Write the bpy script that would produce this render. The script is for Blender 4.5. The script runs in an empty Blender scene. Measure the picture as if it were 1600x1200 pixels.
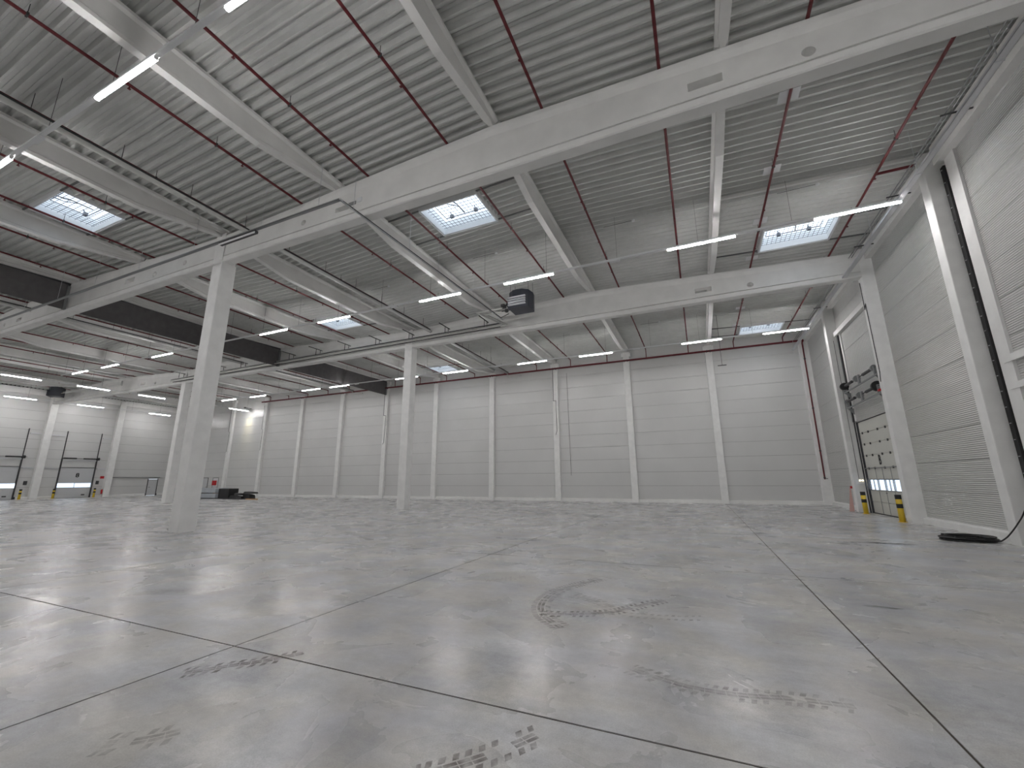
import bpy, bmesh, math, random
from mathutils import Vector, Matrix
S = bpy.context.scene
COL = S.collection
random.seed(7)
PI = math.pi

# ------------------------------------------------------------------ camera, world, exposure
CAMH = 1.678
def cam_matrix():
    y, p, r = math.radians(23.7343), math.radians(12.8976), math.radians(-0.3296)
    Rz = Matrix(((math.cos(y), -math.sin(y), 0), (math.sin(y), math.cos(y), 0), (0, 0, 1)))
    B = Matrix(((1, 0, 0), (0, 0, -1), (0, 1, 0)))
    Rx = Matrix(((1, 0, 0), (0, math.cos(p), -math.sin(p)), (0, math.sin(p), math.cos(p))))
    Rr = Matrix(((math.cos(r), -math.sin(r), 0), (math.sin(r), math.cos(r), 0), (0, 0, 1)))
    return (Rz @ B @ Rx @ Rr).to_4x4()
cd = bpy.data.cameras.new('camera'); cam = bpy.data.objects.new('camera', cd); COL.objects.link(cam)
cam.matrix_world = Matrix.Translation((0, 0, CAMH)) @ cam_matrix()
cd.sensor_width = 36; cd.lens = 654.43 / 1600 * 36; cd.clip_end = 300; cd.clip_start = 0.05
S.camera = cam

LAMP = 122.0          # emission of the light tubes
w = bpy.data.worlds.new('sky'); S.world = w; w.use_nodes = True
nt = w.node_tree; bg = nt.nodes['Background']
tc = nt.nodes.new('ShaderNodeTexCoord'); nz = nt.nodes.new('ShaderNodeTexNoise'); nz.inputs['Scale'].default_value = 2.2
cr = nt.nodes.new('ShaderNodeValToRGB')
cr.color_ramp.elements[0].color = (0.60, 0.74, 0.95, 1); cr.color_ramp.elements[1].color = (0.96, 0.98, 1.0, 1)
cr.color_ramp.elements[0].position = 0.35; cr.color_ramp.elements[1].position = 0.65
nt.links.new(tc.outputs['Generated'], nz.inputs['Vector']); nt.links.new(nz.outputs['Fac'], cr.inputs['Fac'])
nt.links.new(cr.outputs['Color'], bg.inputs['Color'])
bg.inputs['Strength'].default_value = 2.3

S.view_settings.view_transform = 'Standard'; S.view_settings.look = 'None'
S.view_settings.gamma = 1; S.view_settings.use_curve_mapping = False
S.view_settings.exposure = 0.0
S.cycles.max_bounces = 10; S.cycles.diffuse_bounces = 9; S.cycles.glossy_bounces = 4
S.cycles.transparent_max_bounces = 8
S.cycles.use_denoising = True

# ------------------------------------------------------------------ materials
def mat(name, col, rough=0.6, metal=0.0, emit=0.0, noise=None, bump=None, spec=0.5):
    m = bpy.data.materials.new(name); m.use_nodes = True
    n = m.node_tree.nodes; l = m.node_tree.links; b = n['Principled BSDF']
    b.inputs['Base Color'].default_value = (*col, 1); b.inputs['Roughness'].default_value = rough
    b.inputs['Metallic'].default_value = metal
    b.inputs['Specular IOR Level'].default_value = spec
    if emit:
        b.inputs['Emission Color'].default_value = (*col, 1); b.inputs['Emission Strength'].default_value = emit
    if noise or bump:
        g = n.new('ShaderNodeNewGeometry')
    if noise:                                        # (scale, amount[, stretch])
        mp = n.new('ShaderNodeMapping'); mp.inputs['Scale'].default_value = noise[2] if len(noise) > 2 else (1, 1, 1)
        t = n.new('ShaderNodeTexNoise'); t.inputs['Scale'].default_value = noise[0]; t.inputs['Detail'].default_value = 5
        r = n.new('ShaderNodeValToRGB')
        k = noise[1]
        r.color_ramp.elements[0].position = 0.3; r.color_ramp.elements[1].position = 0.7
        r.color_ramp.elements[0].color = (*[c * (1 - k) for c in col], 1)
        r.color_ramp.elements[1].color = (*[min(1, c * (1 + k)) for c in col], 1)
        l.new(g.outputs['Position'], mp.inputs['Vector']); l.new(mp.outputs['Vector'], t.inputs['Vector'])
        l.new(t.outputs['Fac'], r.inputs['Fac']); l.new(r.outputs['Color'], b.inputs['Base Color'])
    if bump:                                         # ('ribs', pitch, depth) or (scale, strength)
        bp = n.new('ShaderNodeBump')
        if bump[0] == 'ribs':
            sx = n.new('ShaderNodeSeparateXYZ'); l.new(g.outputs['Position'], sx.inputs[0])
            mu = n.new('ShaderNodeMath'); mu.operation = 'MULTIPLY'; mu.inputs[1].default_value = 2 * PI / bump[1]
            si = n.new('ShaderNodeMath'); si.operation = 'SINE'
            l.new(sx.outputs['Z'], mu.inputs[0]); l.new(mu.outputs[0], si.inputs[0]); l.new(si.outputs[0], bp.inputs['Height'])
            bp.inputs['Distance'].default_value = bump[2]; bp.inputs['Strength'].default_value = 1
        else:
            t2 = n.new('ShaderNodeTexNoise'); t2.inputs['Scale'].default_value = bump[0]; t2.inputs['Detail'].default_value = 4
            l.new(g.outputs['Position'], t2.inputs['Vector']); l.new(t2.outputs['Fac'], bp.inputs['Height'])
            bp.inputs['Distance'].default_value = 0.01; bp.inputs['Strength'].default_value = bump[1]
        l.new(bp.outputs['Normal'], b.inputs['Normal'])
    return m

M = {}
M['panel'] = mat('panel_white', (0.61, 0.61, 0.60), 0.34, noise=(0.5, 0.03))
M['panel_rib'] = mat('panel_ribbed', (0.58, 0.58, 0.565), 0.34, noise=(0.5, 0.03), bump=('ribs', 0.06, 0.008))
M['joint'] = mat('panel_joint', (0.08, 0.08, 0.08), 0.8)
M['concrete'] = mat('painted_concrete', (0.80, 0.80, 0.785), 0.6, noise=(2.5, 0.05), bump=(35, 0.12))
M['girder'] = mat('girder_concrete', (0.76, 0.757, 0.74), 0.62, noise=(1.6, 0.05), bump=(30, 0.1))
M['deck'] = mat('deck_steel', (0.60, 0.605, 0.59), 0.5, metal=0.0, noise=(1.5, 0.06))
M['red'] = mat('red_pipe', (0.12, 0.010, 0.014), 0.55)
M['redsign'] = mat('signal_red', (0.5, 0.01, 0.015), 0.4)
M['galv'] = mat('galvanised', (0.62, 0.63, 0.65), 0.35, metal=0.75)
M['white'] = mat('white_enamel', (0.72, 0.73, 0.74), 0.35)
M['pipe'] = mat('light_grey_pipe', (0.60, 0.60, 0.58), 0.45)
M['darkpipe'] = mat('dark_insulation', (0.05, 0.05, 0.05), 0.7)
M['curtain'] = mat('smoke_curtain_cloth', (0.125, 0.119, 0.121), 0.75, noise=(3, 0.12))
M['black'] = mat('black_rubber', (0.012, 0.012, 0.013), 0.5)
M['dark'] = mat('dark_steel', (0.06, 0.06, 0.062), 0.5, metal=0.4)
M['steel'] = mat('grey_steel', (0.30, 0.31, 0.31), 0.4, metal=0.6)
M['steel2'] = mat('shaded_steel', (0.13, 0.13, 0.13), 0.6)  # darker matt steel grey for the skylight trimmers
M['yellow'] = mat('safety_yellow', (0.72, 0.50, 0.03), 0.4)
M['heater'] = mat('heater_grey', (0.045, 0.05, 0.065), 0.45)
M['louvre'] = mat('louvre_white', (0.62, 0.63, 0.66), 0.4)
M['pink'] = mat('pale_red_film', (0.62, 0.40, 0.36), 0.5)
M['box'] = mat('pale_grey_pack', (0.42, 0.45, 0.48), 0.5, noise=(1.5, 0.1))
M['wood'] = mat('pale_wood', (0.50, 0.30, 0.14), 0.6)
M['doorpan'] = mat('door_panel_cream', (0.60, 0.60, 0.55), 0.42, noise=(1, 0.03))
M['doorgrey'] = mat('door_panel_grey', (0.55, 0.56, 0.57), 0.45)
M['ink'] = mat('black_ink', (0.01, 0.01, 0.01), 0.6)
M['lampface'] = mat('lamp_diffuser', (1.0, 0.98, 0.985), 0.4, emit=LAMP)
M['lens'] = mat('signal_lens', (1.0, 0.86, 0.55), 0.4, emit=4)
M['skyside'] = mat('skylight_lining', (0.85, 0.88, 0.90), 0.6)
M['mesh'] = mat('mesh_wire', (0.16, 0.17, 0.19), 0.5, metal=0.5)

def glass(name, col, rough=0.02, mixf=0.12):
    m = bpy.data.materials.new(name); m.use_nodes = True
    n = m.node_tree.nodes; l = m.node_tree.links
    for x in list(n): n.remove(x)
    o = n.new('ShaderNodeOutputMaterial'); mx = n.new('ShaderNodeMixShader'); t = n.new('ShaderNodeBsdfTransparent')
    g = n.new('ShaderNodeBsdfGlossy'); g.inputs['Roughness'].default_value = rough
    t.inputs['Color'].default_value = (*col, 1); mx.inputs['Fac'].default_value = mixf
    l.new(t.outputs[0], mx.inputs[1]); l.new(g.outputs[0], mx.inputs[2]); l.new(mx.outputs[0], o.inputs['Surface'])
    return m
M['glass'] = glass('clear_pane', (0.93, 0.96, 0.99))
M['dome'] = glass('skylight_dome', (0.93, 0.96, 0.97), 0.2, 0.06)

def floor_material():
    m = bpy.data.materials.new('polished_concrete'); m.use_nodes = True
    n = m.node_tree.nodes; l = m.node_tree.links; b = n['Principled BSDF']
    g = n.new('ShaderNodeNewGeometry')
    def noise(scale, det, dist=0.0, stretch=(1, 1, 1), off=(0, 0, 0), rot=0.0, rough=0.5):
        mp = n.new('ShaderNodeMapping'); mp.inputs['Scale'].default_value = stretch; mp.inputs['Location'].default_value = off
        mp.inputs['Rotation'].default_value = (0, 0, rot)
        t = n.new('ShaderNodeTexNoise'); t.inputs['Scale'].default_value = scale; t.inputs['Detail'].default_value = det
        t.inputs['Distortion'].default_value = dist; t.inputs['Roughness'].default_value = rough
        l.new(g.outputs['Position'], mp.inputs['Vector']); l.new(mp.outputs['Vector'], t.inputs['Vector'])
        return t.outputs['Fac']
    def ramp(f, a, c, ca, cb):
        r = n.new('ShaderNodeValToRGB'); r.color_ramp.elements[0].position = a; r.color_ramp.elements[1].position = c
        r.color_ramp.elements[0].color = (*ca, 1); r.color_ramp.elements[1].color = (*cb, 1); l.new(f, r.inputs['Fac']); return r.outputs['Color']
    def mix(f, c1, c2, mode='MIX', fac=1.0):
        x = n.new('ShaderNodeMix'); x.data_type = 'RGBA'; x.blend_type = mode
        if f is not None: l.new(f, x.inputs[0])
        else: x.inputs[0].default_value = fac
        l.new(c1, x.inputs[6]); l.new(c2, x.inputs[7]); return x.outputs[2]
    base = ramp(noise(0.8, 7, 0.15, rough=0.62), 0.34, 0.68, (0.41, 0.413, 0.42), (0.59, 0.588, 0.57))
    tint = ramp(noise(1.3, 5, 0.1, off=(7, 3, 0)), 0.40, 0.60, (1.0, 0.975, 0.935), (0.955, 0.97, 1.02))
    c = mix(None, base, tint, 'MULTIPLY', 1.0)
    big = ramp(noise(0.22, 4, 0.2, off=(2, 9, 0)), 0.35, 0.65, (0.90, 0.90, 0.90), (1.10, 1.10, 1.10))
    c = mix(None, c, big, 'MULTIPLY', 1.0)
    streak = ramp(noise(1.6, 7, 0.1, stretch=(0.45, 1.6, 1), rot=0.35, off=(2, 9, 0), rough=0.7), 0.36, 0.64, (0.89, 0.89, 0.89), (1.07, 1.07, 1.07))
    c = mix(None, c, streak, 'MULTIPLY', 1.0)
    fine = ramp(noise(11, 8, 0.0, off=(1, 1, 0), rough=0.75), 0.3, 0.7, (0.86, 0.86, 0.86), (1.10, 1.10, 1.10))
    c = mix(None, c, fine, 'MULTIPLY', 1.0)
    grit = ramp(noise(90, 3, 0), 0.3, 0.7, (0.90, 0.90, 0.90), (1.08, 1.08, 1.08))
    c = mix(None, c, grit, 'MULTIPLY', 1.0)
    l.new(c, b.inputs['Base Color'])
    rr = n.new('ShaderNodeMapRange'); rr.inputs['From Min'].default_value = 0.3; rr.inputs['From Max'].default_value = 0.7
    rr.inputs['To Min'].default_value = 0.20; rr.inputs['To Max'].default_value = 0.36
    l.new(noise(0.8, 5, 0.8, off=(4, 4, 0)), rr.inputs['Value']); l.new(rr.outputs[0], b.inputs['Roughness'])
    b.inputs['Specular IOR Level'].default_value = 0.5
    bp = n.new('ShaderNodeBump'); bp.inputs['Strength'].default_value = 0.05; bp.inputs['Distance'].default_value = 0.003
    l.new(noise(3.0, 5, 0.2, off=(3, 8, 0)), bp.inputs['Height']); l.new(bp.outputs['Normal'], b.inputs['Normal'])
    return m
M['floor'] = floor_material()

def stain_material(name, col, fac, scale=9):
    m = bpy.data.materials.new(name); m.use_nodes = True
    n = m.node_tree.nodes; l = m.node_tree.links; b = n['Principled BSDF']
    b.inputs['Base Color'].default_value = (*col, 1); b.inputs['Roughness'].default_value = 0.45
    g = n.new('ShaderNodeNewGeometry'); t = n.new('ShaderNodeTexNoise'); t.inputs['Scale'].default_value = scale; t.inputs['Detail'].default_value = 5
    r = n.new('ShaderNodeMapRange'); r.inputs['From Min'].default_value = 0.35; r.inputs['From Max'].default_value = 0.65
    r.inputs['To Min'].default_value = fac * 0.25; r.inputs['To Max'].default_value = fac
    l.new(g.outputs['Position'], t.inputs['Vector']); l.new(t.outputs['Fac'], r.inputs['Value']); l.new(r.outputs[0], b.inputs['Alpha'])
    return m
M['tyre'] = stain_material('tyre_print', (0.15, 0.11, 0.095), 0.52)
M['tyre_faint'] = stain_material('tyre_print_faint', (0.17, 0.13, 0.11), 0.32)
M['smudge'] = stain_material('dark_smudge', (0.06, 0.055, 0.05), 0.7, 5)

# ------------------------------------------------------------------ helpers
class MB:
    def __init__(s): s.v = []; s.f = []
    def add(s, v, f):
        o = len(s.v); s.v += [tuple(p) for p in v]; s.f += [tuple(i + o for i in q) for q in f]; return s
    def box(s, x0, x1, y0, y1, z0, z1):
        x0, x1 = min(x0, x1), max(x0, x1); y0, y1 = min(y0, y1), max(y0, y1); z0, z1 = min(z0, z1), max(z0, z1)
        return s.add([(x0, y0, z0), (x1, y0, z0), (x1, y1, z0), (x0, y1, z0), (x0, y0, z1), (x1, y0, z1), (x1, y1, z1), (x0, y1, z1)],
                     [(0, 3, 2, 1), (4, 5, 6, 7), (0, 1, 5, 4), (1, 2, 6, 5), (2, 3, 7, 6), (3, 0, 4, 7)])
    def tube(s, pts, r, n=8, cap=True):
        pts = [Vector(p) for p in pts]; N = len(pts)
        ds = [(pts[i + 1] - pts[i]).normalized() for i in range(N - 1)]
        a = None; rings = []
        for i, p in enumerate(pts):
            d1 = ds[max(i - 1, 0)]; d2 = ds[min(i, N - 2)]
            t = (d1 + d2); t = t.normalized() if t.length > 1e-4 else d2
            if a is None:
                a = t.cross(Vector((0, 0, 1)))
                if a.length < 1e-3: a = t.cross(Vector((1, 0, 0)))
            a = a - t * a.dot(t)
            if a.length < 1e-4: a = t.orthogonal()
            a.normalize(); b = t.cross(a)
            k = d2 - d1; c = max(0.3, t.dot(d1))
            ring = []
            for q in range(n):
                th = 2 * PI * q / n; o = a * math.cos(th) + b * math.sin(th)
                if k.length > 1e-3: kn = k.normalized(); o = o + kn * (o.dot(kn) * (1 / c - 1))
                ring.append(p + o * r)
            rings.append(ring)
        v = [q for ring in rings for q in ring]; f = []
        for i in range(N - 1):
            for k in range(n):
                f.append((i * n + k, i * n + (k + 1) % n, (i + 1) * n + (k + 1) % n, (i + 1) * n + k))
        if cap: f.append(tuple(range(n))[::-1]); f.append(tuple((N - 1) * n + k for k in range(n)))
        return s.add(v, f)
    def loft(s, secs):                                # closed sections of equal count
        n = len(secs[0]); v = [p for q in secs for p in q]; f = []
        for i in range(len(secs) - 1):
            for k in range(n):
                f.append((i * n + k, i * n + (k + 1) % n, (i + 1) * n + (k + 1) % n, (i + 1) * n + k))
        f.append(tuple(range(n))[::-1]); f.append(tuple((len(secs) - 1) * n + k for k in range(n)))
        return s.add(v, f)
    def mesh(s, name, m, fix=True):
        me = bpy.data.meshes.new(name); me.from_pydata(s.v, [], s.f)
        if fix:
            bm = bmesh.new(); bm.from_mesh(me); bmesh.ops.recalc_face_normals(bm, faces=bm.faces); bm.to_mesh(me); bm.free()
        me.materials.append(m); return me
    def build(s, name, m, parent=None, loc=None, fix=True):
        o = bpy.data.objects.new(name, s.mesh(name, m, fix)); COL.objects.link(o)
        if parent is not None: o.parent = parent
        if loc: o.location = loc
        return o
def smooth(o):
    for p in o.data.polygons: p.use_smooth = True
    return o
def tag(o, label=None, cat=None, group=None, kind=None):
    if label: o['label'] = label
    if cat: o['category'] = cat
    if group: o['group'] = group
    if kind: o['kind'] = kind
    return o
def empty(name, loc, label, cat, group=None, rz=0):
    o = bpy.data.objects.new(name, None); COL.objects.link(o); o.location = loc; o.rotation_euler = (0, 0, rz)
    o.empty_display_size = 0.2
    return tag(o, label, cat, group)
def clone(o, parent=None, loc=None, rz=None):
    c = o.copy(); COL.objects.link(c)
    if parent is not None: c.parent = parent
    if loc is not None: c.location = loc
    if rz is not None: c.rotation_euler = (0, 0, rz)
    for ch in list(o.children): clone(ch, c)
    return c
def inst(name, me, parent=None, loc=(0, 0, 0)):
    o = bpy.data.objects.new(name, me); COL.objects.link(o); o.location = loc
    if parent is not None: o.parent = parent
    return o
def bevel(o, wd, seg=1):
    bm = bmesh.new(); bm.from_mesh(o.data)
    es = [e for e in bm.edges if len(e.link_faces) == 2 and e.calc_face_angle(0) > 0.5]
    bmesh.ops.bevel(bm, geom=es, offset=wd, segments=seg, affect='EDGES'); bm.to_mesh(o.data); bm.free(); return o
def text(body, size, m, parent, mat4, name='lettering', bold=0.0, ext=0.003, sx=1.0):
    cu = bpy.data.curves.new(name, 'FONT'); cu.body = body; cu.size = size; cu.align_x = 'CENTER'; cu.align_y = 'CENTER'
    cu.extrude = ext; cu.offset = bold
    t = bpy.data.objects.new(name, cu); COL.objects.link(t)
    me = bpy.data.meshes.new_from_object(t.evaluated_get(bpy.context.evaluated_depsgraph_get()))
    bpy.data.objects.remove(t); me.materials.clear(); me.materials.append(m)
    o = bpy.data.objects.new(name, me); COL.objects.link(o); o.parent = parent
    o.matrix_local = mat4 @ Matrix.Diagonal((sx, 1, 1, 1)); return o
ORD = ['first', 'second', 'third', 'fourth', 'fifth', 'sixth', 'seventh', 'eighth', 'ninth', 'tenth', 'eleventh', 'twelfth',
       'thirteenth', 'fourteenth', 'fifteenth', 'sixteenth', 'seventeenth', 'eighteenth', 'nineteenth', 'twentieth',
       'twenty-first', 'twenty-second', 'twenty-third', 'twenty-fourth', 'twenty-fifth']

# ------------------------------------------------------------------ measures
XR, XL = 7.55, -64.75          # inner faces of the right and left walls
YB, YF = 33.5, -14.76          # inner faces of the back wall and of the wall behind the camera
GX = [7.4 - 24 * k for k in range(4)]
GY = [-14.76 + 12 * 0, -2.76, 9.24, 21.24]          # girder axes
def zd(x):                                           # underside of the steel deck: a low gable per 24 m bay
    return 12.0 - 0.04 * abs(((x + 4.6 + 12) % 24) - 12)
def zg(x): return zd(x) - 0.35                       # girder top

# ------------------------------------------------------------------ floor: sawn slabs
fl = tag(MB().box(XL - 0.3, XR + 0.3, YF - 0.3, YB + 0.3, -0.25, -0.006).build('floor', mat('joint_filler', (0.05, 0.037, 0.028), 0.8)), kind='structure')
xs = [XL - 0.02] + [1.365 + 6 * k for k in range(-10, 1)] + [XR + 0.02]
ys = [YF - 0.02, -8.71, -2.71, 3.29, 9.29, 15.29, 21.29, 27.29, YB + 0.02]
cache = {}
for i in range(len(xs) - 1):
    for j in range(len(ys) - 1):
        key = (round(xs[i + 1] - xs[i], 3), round(ys[j + 1] - ys[j], 3))
        if key not in cache: cache[key] = MB().box(0.010, key[0] - 0.010, 0.010, key[1] - 0.010, -0.08, 0).mesh('floor_slab', M['floor'])
        inst('floor_slab', cache[key], fl, (xs[i], ys[j], 0))

# ------------------------------------------------------------------ walls: backing sheet plus metre-high cassette panels
def wall(name, side, y0, y1, breaks, zt, m, openings=(), skip=()):
    """side: 'x+','x-','y+','y-' ; the wall runs from y0 to y1 along its length."""
    b = MB()
    def seg(a0, a1, z0, z1, d0, d1):
        if side == 'x+': b.box(XR + d0, XR + d1, a0, a1, z0, z1)
        elif side == 'x-': b.box(XL - d0, XL - d1, a0, a1, z0, z1)
        elif side == 'y+': b.box(a0, a1, YB + d0, YB + d1, z0, z1)
        else: b.box(a0, a1, YF - d0, YF - d1, z0, z1)
    cuts = sorted([y0, y1] + [v for o in openings for v in o[:2]])
    for a0, a1 in zip(cuts[:-1], cuts[1:]):
        op = [o for o in openings if o[0] <= a0 and o[1] >= a1]
        if op:
            seg(a0, a1, op[0][2], zt + .3, 0.06, 0.14)
        elif a1 > a0: seg(a0, a1, 0, zt + .3, 0.06, 0.14)
    root = tag(b.build(name, M['joint']), kind='structure')
    zs = [0.24] + [k + 0.2 for k in range(1, 12)] + [zt]
    for a0, a1 in zip(breaks[:-1], breaks[1:]):
        for z0, z1 in zip(zs[:-1], zs[1:]):
            if z1 - z0 < 0.05: continue
            spans = [(a0, a1)]
            zz0 = z0
            for o in openings:
                if o[2] > z0 + 0.02 and o[0] < a1 and o[1] > a0:
                    if o[2] >= z1 - 0.02:
                        spans = [q for p in spans for q in ((p[0], min(p[1], o[0])), (max(p[0], o[1]), p[1])) if q[1] - q[0] > 0.05]
                    else:
                        spans = [q for p in spans for q in ((p[0], min(p[1], o[0])), (max(p[0], o[1]), p[1])) if q[1] - q[0] > 0.05]
                        pm = MB()
                        s0, s1 = max(a0, o[0]), min(a1, o[1])
                        key = ('p', side, round(s1 - s0, 3), round(z1 - o[2], 3), m.name)
                        if key not in cache:
                            cache[key] = panel_mesh(side, s1 - s0, z1 - o[2], m)
                        inst('wall_panel', cache[key], root, panel_loc(side, s0, o[2]))
            for s0, s1 in spans:
                key = ('p', side, round(s1 - s0, 3), round(z1 - zz0, 3), m.name)
                if key not in cache: cache[key] = panel_mesh(side, s1 - s0, z1 - zz0, m)
                inst('wall_panel', cache[key], root, panel_loc(side, s0, zz0))
    return root
def panel_mesh(side, ln, h, m):
    g = 0.007; b = MB()
    if side[0] == 'x': s = 1 if side == 'x+' else -1; b.box(0, s * 0.059, g, ln - g, g, h - g)
    else: s = 1 if side == 'y+' else -1; b.box(g, ln - g, 0, s * 0.059, g, h - g)
    return b.mesh('wall_panel', m)
def panel_loc(side, a, z):
    return {'x+': (XR, a, z), 'x-': (XL, a, z), 'y+': (a, YB, z), 'y-': (a, YF, z)}[side]

colx = [1.365 - 6 * k for k in range(-1, 12)]                  # façade columns on the back wall
bx = sorted([XL] + [c for c in colx if XL < c < XR] + [XR])
wall('wall_back', 'y+', XL, XR, bx, 11.9, M['panel'], openings=[(-57.0, -55.9, 2.15), (-54.95, -53.9, 2.15)])
coly = [9.314 + 6 * k for k in range(-4, 5)]                   # façade columns on the side walls
by = sorted([YF] + [c for c in coly if YF < c < YB - 0.3] + [YB])
wall('wall_right', 'x+', YF, YB, by, 11.55, M['panel_rib'], openings=[(21.80, 26.75, 4.45)])
wall('wall_left', 'x-', YF, YB, by, 11.55, M['panel'], openings=[(16.9, 20.0, 3.3), (23.05, 25.95, 3.3), (31.45, 32.6, 2.05)])
wall('wall_front', 'y-', XL, XR, bx, 11.9, M['panel'])
# concrete plinths
def plinth(name, side, spans):
    b = MB()
    for a0, a1 in spans:
        if side == 'y+': b.add([(a0, YB - 0.13, 0), (a1, YB - 0.13, 0), (a1, YB - 0.13, 0.20), (a0, YB - 0.13, 0.20), (a0, YB + 0.03, 0), (a1, YB + 0.03, 0), (a1, YB + 0.03, 0.25), (a0, YB + 0.03, 0.25)],
                               [(0, 1, 2, 3), (3, 2, 6, 7), (0, 3, 7, 4), (1, 5, 6, 2), (4, 7, 6, 5), (0, 4, 5, 1)])
        elif side == 'y-': b.box(a0, a1, YF - 0.03, YF + 0.13, 0, 0.24)
        else:
            s = -1 if side == 'x+' else 1; X = XR if side == 'x+' else XL
            b.add([(X + s * 0.14, a0, 0), (X + s * 0.14, a1, 0), (X + s * 0.14, a1, 0.20), (X + s * 0.14, a0, 0.20), (X - s * 0.03, a0, 0), (X - s * 0.03, a1, 0), (X - s * 0.03, a1, 0.25), (X - s * 0.03, a0, 0.25)],
                  [(0, 1, 2, 3), (3, 2, 6, 7), (0, 3, 7, 4), (1, 5, 6, 2), (4, 7, 6, 5), (0, 4, 5, 1)])
    return tag(b.build(name, M['concrete']), kind='structure')
plinth('baseboard_back', 'y+', [(XL, -57.0), (-55.9, -54.95), (-53.9, XR)])
plinth('baseboard_right', 'x+', [(YF, 10.9), (15.1, 22.6), (26.95, YB)])
plinth('baseboard_left', 'x-', [(YF, 16.8), (20.15, 22.9), (26.1, 31.35), (32.7, YB)])
plinth('baseboard_front', 'y-', [(XL, XR)])

# ------------------------------------------------------------------ ceiling: trapezoidal steel deck with holes for the skylights
PITCH = 0.30
SKY = [  # x0, x1, y0, y1, label
    (-9.0, -6.5, 11.64, 13.44, 'square mesh-covered skylight just beyond the big front girder'),
    (3.3, 5.9, 18.24, 20.04, 'skylight near the right wall, between the two girders, behind a lit tube'),
    (-21.9, -19.5, 5.34, 7.14, 'skylight before the front girder, closest to the camera on the left'),
    (3.35, 5.9, 30.54, 32.34, 'skylight near the right wall in the bay by the back wall'),
    (-21.6, -19.3, 17.94, 19.74, 'skylight between the two girders, left of the middle column'),
    (-21.9, -19.6, 30.54, 32.34, 'small far skylight above the back wall, right of the middle column'),
    (-57.0, -54.4, 22.44, 24.84, 'skylight far off on the left, behind the second girder'),
    (-9.0, -6.5, -7.56, -5.76, 'skylight overhead behind the camera'),
    (-33.9, -31.4, -7.56, -5.76, 'skylight overhead at the far side behind the camera'),
]
def deck():
    nrow = int(round((YB + 0.06 - YF) / PITCH)) + 1
    xb = sorted(set([XL - 0.1, XR + 0.1] + [-4.6 - 12 * k for k in range(0, 5)] + [v for s in SKY for v in s[:2]]))
    xb = [x for x in xb if XL - 0.2 < x < XR + 0.2]
    prof = [(0.0, 0.0), (0.045, 0.0), (0.085, 0.15), (0.165, 0.15), (0.172, 0.135), (0.180, 0.15), (0.26, 0.15), (0.30, 0.0)]
    b = MB()
    for r in range(nrow):
        y = YF + r * PITCH
        yc = y + 0.15
        for x0, x1 in zip(xb[:-1], xb[1:]):
            xm = (x0 + x1) / 2
            if any(s[0] < xm < s[1] and s[2] < yc < s[3] for s in SKY): continue
            for (a, ha), (c, hc) in zip(prof[:-1], prof[1:]):
                b.add([(x0, y + a, zd(x0) + ha), (x1, y + a, zd(x1) + ha), (x1, y + c, zd(x1) + hc), (x0, y + c, zd(x0) + hc)], [(0, 3, 2, 1)])
    o = b.build('ceiling', M['deck'], fix=False)
    return tag(o, kind='structure')
ceil = deck()

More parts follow.
